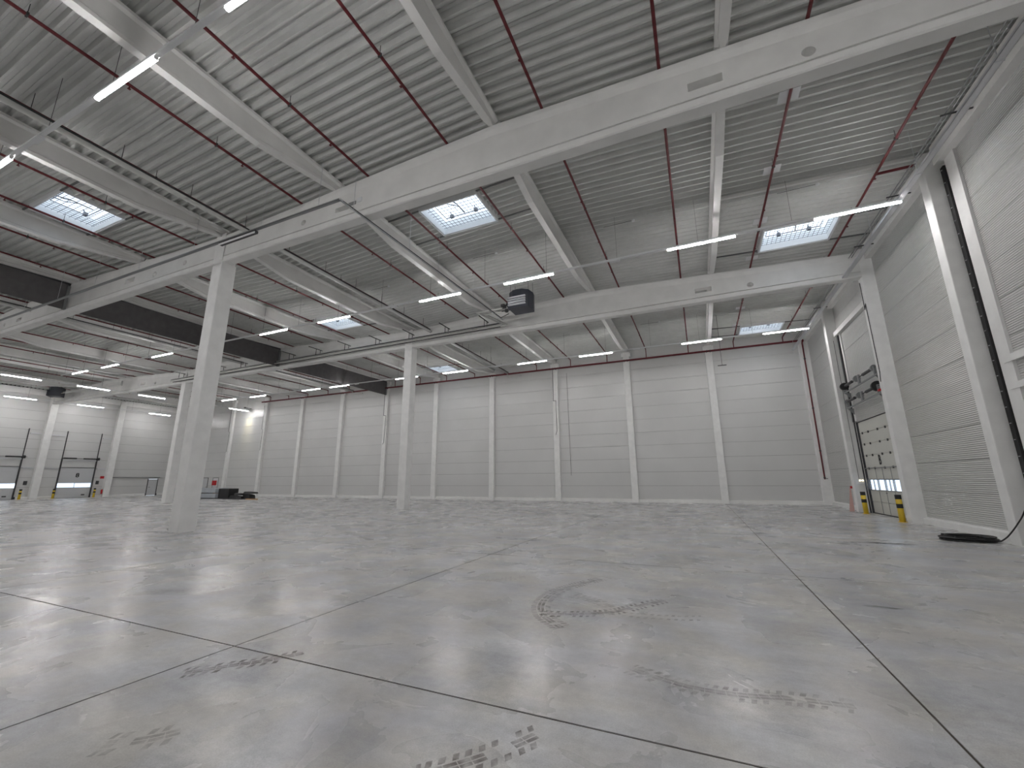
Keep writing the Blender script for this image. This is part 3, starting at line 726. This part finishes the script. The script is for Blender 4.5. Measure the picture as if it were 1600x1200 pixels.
# ------------------------------------------------------------------ big sectional door B in the right wall
def rbox(b, y0, y1, z0, z1, x0, x1): return b.box(x0, x1, y0, y1, z0, z1)
dr = empty('door_1', (7.6, 24.75, 0), None, None); dr['kind'] = 'structure'
def dloc(b, name, m, parent=None):
    o = b.build(name, m, parent or dr); 
    return o
def DB(y0, y1, z0, z1, x0=-.0, x1=.06): return (x0, x1, y0 - 24.75, y1 - 24.75, z0, z1)
secs = [(2.14, 2.75), (2.75, 3.31), (3.31, 3.87), (3.87, 4.43)]
for z0, z1 in secs:
    s = dloc(MB().box(*DB(21.83, 26.70, z0 + .008, z1 - .008)), 'door_section', M['doorpan'])
    h = MB()
    for y in (26.3, 25.5, 24.3, 23.4, 22.3): h.box(-.03, .0, y - 24.75 - .05, y - 24.75 + .05, z0 - .06, z0 + .04)
    h.build('hinge', M['dark'], s)
low = [(0.03, .56), (.56, 1.11)]
cols = [(21.83, 22.85), (22.85, 23.75), (23.75, 24.70), (24.70, 25.55), (25.55, 26.70)]
for y0, y1 in cols:
    for z0, z1 in low + [(1.62, 2.13)]:
        dloc(MB().box(*DB(y0 + .012, y1 - .012, z0 + .008, z1 - .008)), 'door_section', M['doorpan'])
    p = dloc(MB().box(*DB(y0 + .03, y1 - .03, 1.14, 1.60, .02, .035)), 'window_pane', M['glass'])
fr = MB(); 
for z in (1.095, 1.605): fr.box(*DB(21.83, 26.70, z - .02, z + .025, -.01, .065))
for y in (22.85, 23.75, 24.70, 25.55): fr.box(*DB(y - .018, y + .018, 0.05, 2.13, -.012, .065))
for y in (26.1, 24.2): fr.box(*DB(y - .008, y + .008, 1.1, 1.6, -.0, .05))
dloc(fr, 'door_frame', M['steel'])
dloc(MB().box(*DB(21.83, 26.70, 2.12, 2.16, -.05, .0)), 'lock_rail', M['steel'])
dloc(MB().box(*DB(21.83, 26.70, 0.0, .035, -.02, .07)), 'bottom_seal', M['black'])
dloc(MB().box(*DB(21.8, 26.75, 4.42, 4.47, -.02, .07)), 'top_seal', M['black'])
dloc(MB().box(*DB(21.83, 26.70, 1.62, 4.44, .061, .075)), 'door_skin', M['doorpan']); dloc(MB().box(*DB(21.83, 26.70, 0.0, 1.10, .061, .075)), 'door_skin', M['doorpan'])  # sheets added behind the sections to stop daylight leaking through their joints
h = MB().tube([(-.06, 24.60 - 24.75, 1.0), (-.06, 24.45 - 24.75, 1.0)], .015, 6); dloc(h, 'door_handle', M['dark'])
# local +X points outwards; letters face -X.  text X axis -> -Y, text Y axis -> Z
TM = Matrix(((0, 0, -1, -.012), (-1, 0, 0, -.03), (0, 1, 0, 2.47), (0, 0, 0, 1)))
text('B', .62, M['ink'], dr, TM, bold=.012, sx=.85)
# vertical tracks, header, shafts
tk = MB()
for y in (26.76, 21.76): tk.box(-.07, .02, y - 24.75 - .02, y - 24.75 + .02, 0, 9.2); tk.box(-.16, -.10, y - 24.75 + .0, y - 24.75 + .015, 0, 9.2)
dloc(tk, 'door_track', M['dark'])
dloc(MB().box(*DB(26.90, 27.0, 4.5, 9.2, -.14, -.02)), 'door_track', M['steel'])
dloc(MB().box(*DB(21.55, 27.1, 9.2, 9.45, -.22, .0)), 'door_header', M['girder'])
dloc(MB().box(*DB(26.5, 26.68, 4.5, 9.2, -.10, -.0)), 'door_post', M['girder'])
def shaft(z, drums, label):
    r = empty('spring_shaft', (7.28, 24.3, z), label, 'spring shaft', 'counterbalance shafts over the big door')
    MB().tube([(0, -2.3, 0), (0, 2.35, 0)], .022, 8).build('axle', M['dark'], r)
    for a, c in ((-1.65, -.55), (1.0, 2.0)): MB().tube([(0, a, 0), (0, c, 0)], .065, 12).build('spring', M['dark'], r)
    for y, rad in drums: MB().tube([(0, y - .07, 0), (0, y + .07, 0)], rad, 16).build('cable_drum', M['black'] if rad > .17 else M['steel'], r)
    MB().box(-.03, .03, -2.2, 2.4, -.36, -.30).build('carrier_beam', M['steel'], r)
    for y in (-2.0, 2.25):
        MB().add([(-.03, y - .015, -.36), (.265, y - .015, -.36), (.265, y - .015, -.75), (-.03, y + .015, -.36), (.265, y + .015, -.36), (.265, y + .015, -.75)],
                 [(0, 1, 2), (5, 4, 3), (0, 3, 4, 1), (1, 4, 5, 2), (2, 5, 3, 0)]).build('console_plate', M['steel'], r)
        MB().box(-.05, .05, y - .06, y + .06, -.3, .05).build('bearing_plate', M['steel'], r)
    MB().box(-.04, .04, -.06, .12, -.3, .12).build('bearing_plate', M['steel'], r)
shaft(6.33, [(-1.9, .13), (.3, .15), (2.25, .19)], 'upper dark spring shaft with drums above the big lettered door')
shaft(5.52, [(-1.9, .22), (.3, .15), (2.25, .11)], 'lower dark spring shaft with drums above the big lettered door')

# near bay in the right wall: frame of a second tall door
fr2 = empty('door_2', (7.6, 14.7, 0), None, None); fr2['kind'] = 'structure'
MB().box(-.12, .0, -.25, .22, 0, 10.86).build('door_post', M['concrete'], fr2)
MB().box(-.14, .0, -3.9, .05, 4.55, 4.73).build('door_rail', M['concrete'], fr2)
MB().box(-.14, .0, -3.9, .05, 3.86, 4.02).build('door_rail', M['concrete'], fr2)
b = MB(); b.box(-.17, -.10, .24, .40, 0, 10.7); b.build('door_track', M['black'], fr2)
b = MB(); z = .5
while z < 10.6: b.box(-.19, -.165, .30, .34, z, z + .02); z += .42
tag(b.build('track_bolt', M['galv'], fr2), kind='stuff')
b = MB(); b.tube([(-.20, .46, 4.2), (-.20, .46, 10.6)], .016, 6)
for z in (4.4, 5.6, 7.2, 8.6, 10.2): b.box(-.24, -.16, .42, .50, z, z + .1)
b.build('conduit', M['steel'], fr2)

# ------------------------------------------------------------------ bollards
def bollard(x, y, label, H=1.02):
    r = empty('bollard', (x, y, 0), label, 'bollard', 'striped bollards by the doors')
    smooth(MB().tube([(0, 0, 0), (0, 0, H)], .10, 18).build('post', M['yellow'], r)).data.polygons[-1].use_smooth = False
    for z0, z1 in ((H - .16, H + .004), (H - .50, H - .34)): MB().tube([(0, 0, z0), (0, 0, z1)], .1025, 18).build('black_band', M['black'], r)
    MB().tube([(0, 0, 0), (0, 0, .012)], .15, 16).build('base_plate', M['yellow'], r)
bollard(7.07, 26.0, 'yellow bollard with black bands left of the big lettered door')
bollard(6.98, 21.66, 'yellow bollard with black bands right of the big lettered door')
bollard(-64.15, 20.25, 'far yellow and black bollard at the frame edge on the left wall')
bollard(-64.15, 22.75, 'far yellow and black bollard left of the dock door numbered 8')
bollard(-64.15, 26.15, 'far yellow and black bollard right of the dock door numbered 8')

# ------------------------------------------------------------------ left wall docks
def dock(n, yc, num):
    r = empty('door_%d' % n, (XL, yc, 0), None, None); r['kind'] = 'structure'
    h = 1.45
    MB().box(-.075, -.062, -h - .05, h + .05, 0, 1.12).build('door_skin', M['doorgrey'], r); MB().box(-.075, -.062, -h - .05, h + .05, 1.6, 3.34).build('door_skin', M['doorgrey'], r)  # added backing that keeps daylight out of the dock section joints
    for z0, z1 in ((0.03, .55), (.55, 1.12), (1.62, 2.2), (2.2, 2.75), (2.75, 3.28)):
        MB().box(-.06, .0, -h, h, z0 + .006, z1 - .006).build('door_section', M['doorgrey'], r)
    MB().box(-.05, -.035, -h + .05, -.02, 1.14, 1.60).build('window_pane', M['glass'], r)
    MB().box(-.05, -.035, .02, h - .05, 1.14, 1.60).build('window_pane', M['glass'], r)
    b = MB(); b.box(-.06, .01, -h, h, 1.105, 1.14); b.box(-.06, .01, -h, h, 1.6, 1.63); b.box(-.06, .01, -.02, .02, 1.1, 1.62); b.build('window_frame', M['doorgrey'], r)
    b = MB()
    for s in (-1, 1): b.box(.0, .12, s * h - .05 + s * .05, s * h + .05 + s * .05, 0, 4.3); b.box(0, .08, s * h - .03 + s * .05, s * h + .03 + s * .05, 4.3, 7.3)
    b.build('door_track', M['dark'], r)
    MB().box(0, .05, -h, h, 3.30, 3.34).build('top_seal', M['black'], r)
    MB().box(0.02, .12, -h, h, 4.05, 4.16).build('carrier_beam', M['galv'], r)
    MB().tube([(.2, -h - .1, 4.32), (.2, h + .35, 4.32)], .025, 6).build('axle', M['dark'], r)
    for a, c in ((-h, -.35), (.25, h)): MB().tube([(.2, a, 4.32), (.2, c, 4.32)], .07, 8).build('spring', M['black'], r)
    MB().tube([(.2, h + .02, 4.32), (.2, h + .2, 4.32)], .16, 10).build('cable_drum', M['black'], r)
    MB().box(.0, .02, .75, 1.05, .25, .38).build('grip_plate', M['black'], r)
    if num:
        # faces +X : text X -> +Y, text Y -> Z
        text(num, .62, M['ink'], r, Matrix(((0, 0, 1, .012), (1, 0, 0, .1), (0, 1, 0, 2.45), (0, 0, 0, 1))), bold=.02)
    return r
dock(3, 18.45, None)
dock(4, 24.5, '8')
for i, (y0, y1, z, lab) in enumerate(((20.1, 20.95, 6.75, 'upper pale wall rail between the dock doors, left of the column'), (21.65, 22.85, 6.7, 'upper pale wall rail left of the dock door numbered 8'), (20.1, 20.95, 3.15, 'lower pale wall rail between the dock doors, left of the column'),
                                      (21.65, 22.85, 3.15, 'lower pale wall rail left of the dock door numbered 8'), (26.15, 26.95, 6.7, 'upper pale wall rail right of the dock door numbered 8'), (26.15, 26.95, 3.15, 'lower pale wall rail right of the dock door numbered 8'))):
    tag(MB().box(0, .10, y0 - y0, y1 - y0, 0, .12).build('wall_rail', M['galv'], loc=(XL + .002, y0, z)), lab, 'rail', 'dock wall rails')
lr = tag(MB().box(0, .12, 0, 5.0, 0, .10).build('wall_rail', M['steel'], loc=(XL + .002, 27.7, 2.18)), 'long grey wall rail over the far exit door on the dock wall', 'rail')
ex = empty('door_5', (XL, 32.02, 0), None, None); ex['kind'] = 'structure'
MB().box(-.06, .0, -.5, .5, 0.02, 2.02).build('door_leaf', M['doorgrey'], ex)
b = MB(); b.box(-.06, .04, -.57, -.5, 0, 2.08); b.box(-.06, .04, .5, .57, 0, 2.08); b.build('door_frame', M['dark'], ex)
MB().box(0, .06, -.35, -.25, 1.0, 1.06).build('door_handle', M['dark'], ex)
for y, z, lab in ((20.6, 1.45, 'small dark control box beside the dock door at the frame edge'), (26.45, 1.45, 'small dark control box beside the dock door numbered 8')):
    tag(MB().box(0, .12, -.12, .12, 0, .4).build('control_box', M['dark'], loc=(XL + .002, y, z)), lab, 'control box')
# fire gear near the far corner
def extinguisher(x, y, label, rz=0):
    r = empty('fire_extinguisher', (x, y, .35), label, 'extinguisher', 'far red extinguishers', rz)
    smooth(MB().tube([(0, 0, 0), (0, 0, .42), (0, 0, .5)], .09, 12).build('cylinder', M['redsign'], r)); MB().tube([(0, 0, .5), (.08, 0, .56)], .03, 6).build('valve', M['black'], r); MB().box(-.03, .03, .08, .26, .3, .36).build('wall_bracket', M['black'], r)
extinguisher(-54.0, 33.25, 'red fire extinguisher by the far back-wall door')
extinguisher(XL + .25, 26.95, 'red fire extinguisher at the dock wall column', PI / 2)
tag(MB().box(-.28, .28, -.2, 0, 0, .55).build('hose_cabinet', M['redsign'], loc=(-54.5, 33.5, 1.25)), 'small red hose cabinet beside the far back-wall door', 'cabinet')
tag(MB().box(0, .02, -.25, .25, 0, .28).build('fire_sign', M['redsign'], loc=(XL + .003, 26.9, 2.1)), 'small red sign high beside the dock wall column', 'sign')
for n, x in ((6, -56.45), (7, -54.43)):
    d = empty('door_%d' % n, (x, YB, 0), None, None); d['kind'] = 'structure'
    MB().box(-.5, .5, -.0, .05, 0.02, 2.1).build('door_leaf', M['white'] if n == 7 else M['doorgrey'], d)
    b = MB(); b.box(-.56, -.5, -.03, .06, 0, 2.15); b.box(.5, .56, -.03, .06, 0, 2.15); b.box(-.56, .56, -.03, .06, 2.1, 2.15); b.build('door_frame', M['dark'] if n == 6 else M['steel'], d)
    MB().box(.3, .4, -.06, 0, 1.0, 1.05).build('door_handle', M['dark'], d)

# small floodlight that makes the warm cone on the back wall
fo = empty('floodlight', (-49.6, 32.7, 10.3), 'small warm floodlight shining down the back wall near the left corner', 'light')
MB().box(-.12, .12, -.08, .08, 0, .12).build('lamp_head', M['dark'], fo)
MB().box(-.02, .02, .08, .80, .03, .08).build('wall_arm', M['dark'], fo)
ld = bpy.data.lights.new('flood_lamp', 'SPOT'); ld.energy = 300; ld.color = (1, .86, .30); ld.spot_size = math.radians(50); ld.spot_blend = .9; ld.shadow_soft_size = .05
lo = bpy.data.objects.new('flood_lamp', ld); COL.objects.link(lo); lo.parent = fo; lo.location = (0, -.0, -.03); lo.rotation_euler = (math.radians(20), 0, 0)

# ------------------------------------------------------------------ stored goods by the back wall, far left
def pack(x0, x1, y0, y1, z0, z1, lab, m, name='panel_pack'):
    r = empty(name, ((x0 + x1) / 2, (y0 + y1) / 2, z0), lab, 'pack', 'stored packs')
    w_, d_ = (x1 - x0) / 2, (y1 - y0) / 2
    bevel(MB().box(-w_, w_, -d_, d_, .05, z1 - z0).build('wrapped_pack', m, r), .02)
    for k in range(4):
        x = -w_ + .3 + (2 * w_ - .6) * k / 3; MB().box(x - .05, x + .05, -d_, d_, 0, .05).build('bearer', M['wood'] if m is M['box'] else M['black'], r)
    for k in (-.5, .4): MB().box(w_ * k - .015, w_ * k + .015, -d_ - .004, d_ + .004, .045, z1 - z0 + .004).build('strap', M['dark'], r)
pack(-53.0, -45.2, 28.0, 29.3, 0.0, .50, 'lower long grey wrapped pack on the floor by the far back wall', M['box'])
pack(-53.0, -45.3, 28.0, 29.3, .50, 1.02, 'upper long grey wrapped pack stacked by the far back wall', M['box'])
pack(-45.1, -43.5, 28.2, 29.2, .0, .98, 'black bundle right of the grey wrapped packs', M['black'], 'black_bundle')
for i, (x, y, w_, h, z, lab) in enumerate(((-42.6, 28.6, .95, .32, .0, 'low black bundle farthest from the grey packs, on the floor'), (-42.3, 28.6, .5, .22, .34, 'small black bundle lying on the low black bundle'), (-41.4, 28.9, .55, .5, 0.0, 'loose black bundle beside the low black one'), (-40.9, 28.7, .7, .2, .5, 'crooked black bundle on top at the open end'))):
    b = MB().add([(-w_, -.35, 0), (w_, -.35, 0), (w_, .35, 0), (-w_, .35, 0), (-w_ * .85, -.3, h), (w_ * .95, -.3, h * .8), (w_ * .95, .3, h * .7), (-w_ * .8, .3, h)], [(0, 3, 2, 1), (4, 5, 6, 7), (0, 1, 5, 4), (1, 2, 6, 5), (2, 3, 7, 6), (3, 0, 4, 7)])
    tag(bevel(b.build('black_bundle', M['black'], loc=(x, y, z)), .04), lab, 'bundle')
lb = empty('long_bar', (-42.5, 27.6, 0), 'long black bar with a pale wooden end lying before the stored packs', 'bar')
MB().box(-5, 2.6, -.05, .05, 0.0, .08).build('bar_body', M['black'], lb); MB().box(2.6, 4.2, -.06, .06, 0, .085).build('bar_end', M['wood'], lb)

# ------------------------------------------------------------------ coil of black cable at the right wall
def coil():
    r = empty('cable_coil', (6.50, 16.05, 0), 'coil of black cable on the floor at the right wall', 'cable')
    rnd = random.Random(4)
    for k in range(13):
        R = .56 - .03 * (k % 5) + rnd.uniform(-.02, .02); z = .018 + .032 * (k // 4) + rnd.uniform(0, .006); ph = rnd.uniform(0, 6)
        cx, cy = rnd.uniform(-.05, .05), rnd.uniform(-.03, .03); t1, t2 = rnd.uniform(-.012, .012), rnd.uniform(-.01, .012)
        n = 40
        pts = [(cx + R * math.cos(ph + 2 * PI * i / n), cy + R * .9 * math.sin(ph + 2 * PI * i / n), max(.016, z + t1 * math.cos(2 * PI * i / n) + t2 * math.sin(2 * PI * i / n))) for i in range(n + 1)]
        smooth(MB().tube(pts, .0155, 6).build('cable_loop', M['black'], r))
    P = [(-.56, .10, .09), (-.40, .40, .11), (-.05, .50, .11), (.30, .35, .09), (.42, .08, .05), (.45, -.30, .03), (.45, -.62, .14), (.45, -.90, .30), (.45, -1.24, .54), (.45, -1.60, .84), (.46, -1.95, 1.3), (.48, -2.3, 2.0), (.5, -2.5, 2.6)]
    def cr_(p0, p1, p2, p3, t): return tuple(.5 * ((2 * b) + (-a + c) * t + (2 * a - 5 * b + 4 * c - d) * t * t + (-a + 3 * b - 3 * c + d) * t ** 3) for a, b, c, d in zip(p0, p1, p2, p3))
    pts = []
    for i in range(1, len(P) - 2):
        for s in range(6): pts.append(cr_(P[i - 1], P[i], P[i + 1], P[i + 2], s / 6))
    smooth(MB().tube(pts, .017, 6).build('loose_end', M['black'], r))
coil()

# ------------------------------------------------------------------ tyre prints and smudges on the floor
def prints(path, wd, m, lab, tread=.075, z=.0012, band=True, name='tyre_print'):
    b = MB(); P = [Vector((x, y, 0)) for x, y in path]
    pts = []
    for i in range(len(P) - 1):
        p0, p1, p2, p3 = P[max(i - 1, 0)], P[i], P[i + 1], P[min(i + 2, len(P) - 1)]
        n = max(2, int((p2 - p1).length / tread))
        for s in range(n):
            t = s / n; pts.append(.5 * ((2 * p1) + (-p0 + p2) * t + (2 * p0 - 5 * p1 + 4 * p2 - p3) * t * t + (-p0 + 3 * p1 - 3 * p2 + p3) * t ** 3))
    rnd = random.Random(len(lab))
    for p, q in zip(pts[:-1], pts[1:]):
        d = (q - p); L = d.length; d.normalize(); s = Vector((-d.y, d.x, 0))
        for a, c, sh in ((-.5, -.24, -.3), (.24, .5, -.3)):
            if rnd.random() < .12: continue
            v = [p + s * wd * a + d * L * sh, p + s * wd * c, p + s * wd * c + d * L * .5, p + s * wd * a + d * L * (.5 + sh)]
            b.add([(x.x, x.y, z) for x in v], [(0, 1, 2, 3)])
        if band and rnd.random() > .1:
            for a, c in ((-.17, -.02), (.02, .17)):
                v = [p + s * wd * a, p + s * wd * c, p + s * wd * c + d * L * .92, p + s * wd * a + d * L * .92]; b.add([(x.x, x.y, z) for x in v], [(0, 1, 2, 3)])
    return tag(b.build(name, m, fix=False), lab, 'tyre print', 'tyre prints', 'stuff')
prints([(-1.75, 7.75), (-2.05, 7.15), (-2.22, 6.6), (-2.2, 6.0), (-2.0, 5.5), (-1.62, 5.12)], .26, M['tyre'], 'curved tyre print, arc open to the right, in the middle of the floor', .06)
prints([(-2.05, 5.55), (-1.6, 5.72), (-1.2, 6.0), (-.85, 6.5), (-.62, 6.85)], .24, M['tyre'], 'brown tyre print crossing the foot of the curved print')
prints([(-1.35, 5.95), (-.9, 5.95), (-.4, 6.05), (-.05, 6.2)], .20, M['tyre_faint'], 'faint tyre print fading right of the curved print', band=False)
prints([(-1.9, 6.55), (-1.55, 6.4), (-1.2, 6.15)], .24, M['tyre_faint'], 'short faint print inside the curved print')
prints([(-4.42, 2.70), (-4.2, 2.95), (-3.95, 3.22), (-3.78, 3.5)], .22, M['tyre'], 'tyre print beside the crossing of the two floor joints')
prints([(-1.66, 2.42), (-1.45, 2.66), (-1.28, 2.9), (-1.1, 3.2)], .22, M['tyre'], 'tyre print at the lower middle edge')
prints([(-3.75, 1.85), (-3.55, 2.0), (-3.42, 2.2)], .26, M['tyre_faint'], 'faint tyre print towards the lower left edge')
prints([(-.75, 4.35), (-.3, 4.2), (.1, 4.2), (.5, 4.3), (.95, 4.35)], .24, M['tyre_faint'], 'long faint tyre print at the lower right of the middle')
prints([(-3.55, 6.9), (-3.3, 7.1), (-3.0, 7.5)], .22, M['tyre_faint'], 'short tyre print left of the curved print')
prints([(-8.2, 4.2), (-7.7, 4.45), (-7.2, 4.9)], .3, M['tyre_faint'], 'brownish tyre print near the left edge of the floor')
def smudge(x, y, rx, ry, lab, a=0):
    rnd = random.Random(int(x * 100)); n = 18; v = []
    for i in range(n):
        t = 2 * PI * i / n; k = 1 + rnd.uniform(-.25, .25); px, py = rx * k * math.cos(t), ry * k * math.sin(t)
        v.append((x + px * math.cos(a) - py * math.sin(a), y + px * math.sin(a) + py * math.cos(a), .0014))
    return tag(MB().add(v, [tuple(range(n))]).build('floor_smudge', M['smudge'], fix=False), lab, 'stain', 'dark floor smudges')
smudge(2.03, 7.55, .22, .05, 'dark oily smudge right of the long floor joint'); smudge(3.55, 7.45, .24, .05, 'dark oily smudge farther right towards the right wall', .2)
smudge(3.3, 14.3, .35, .08, 'thin dark smudge on the floor before the bright reflection'); smudge(4.3, 14.6, .7, .14, 'wide dark scuff before the lettered door')
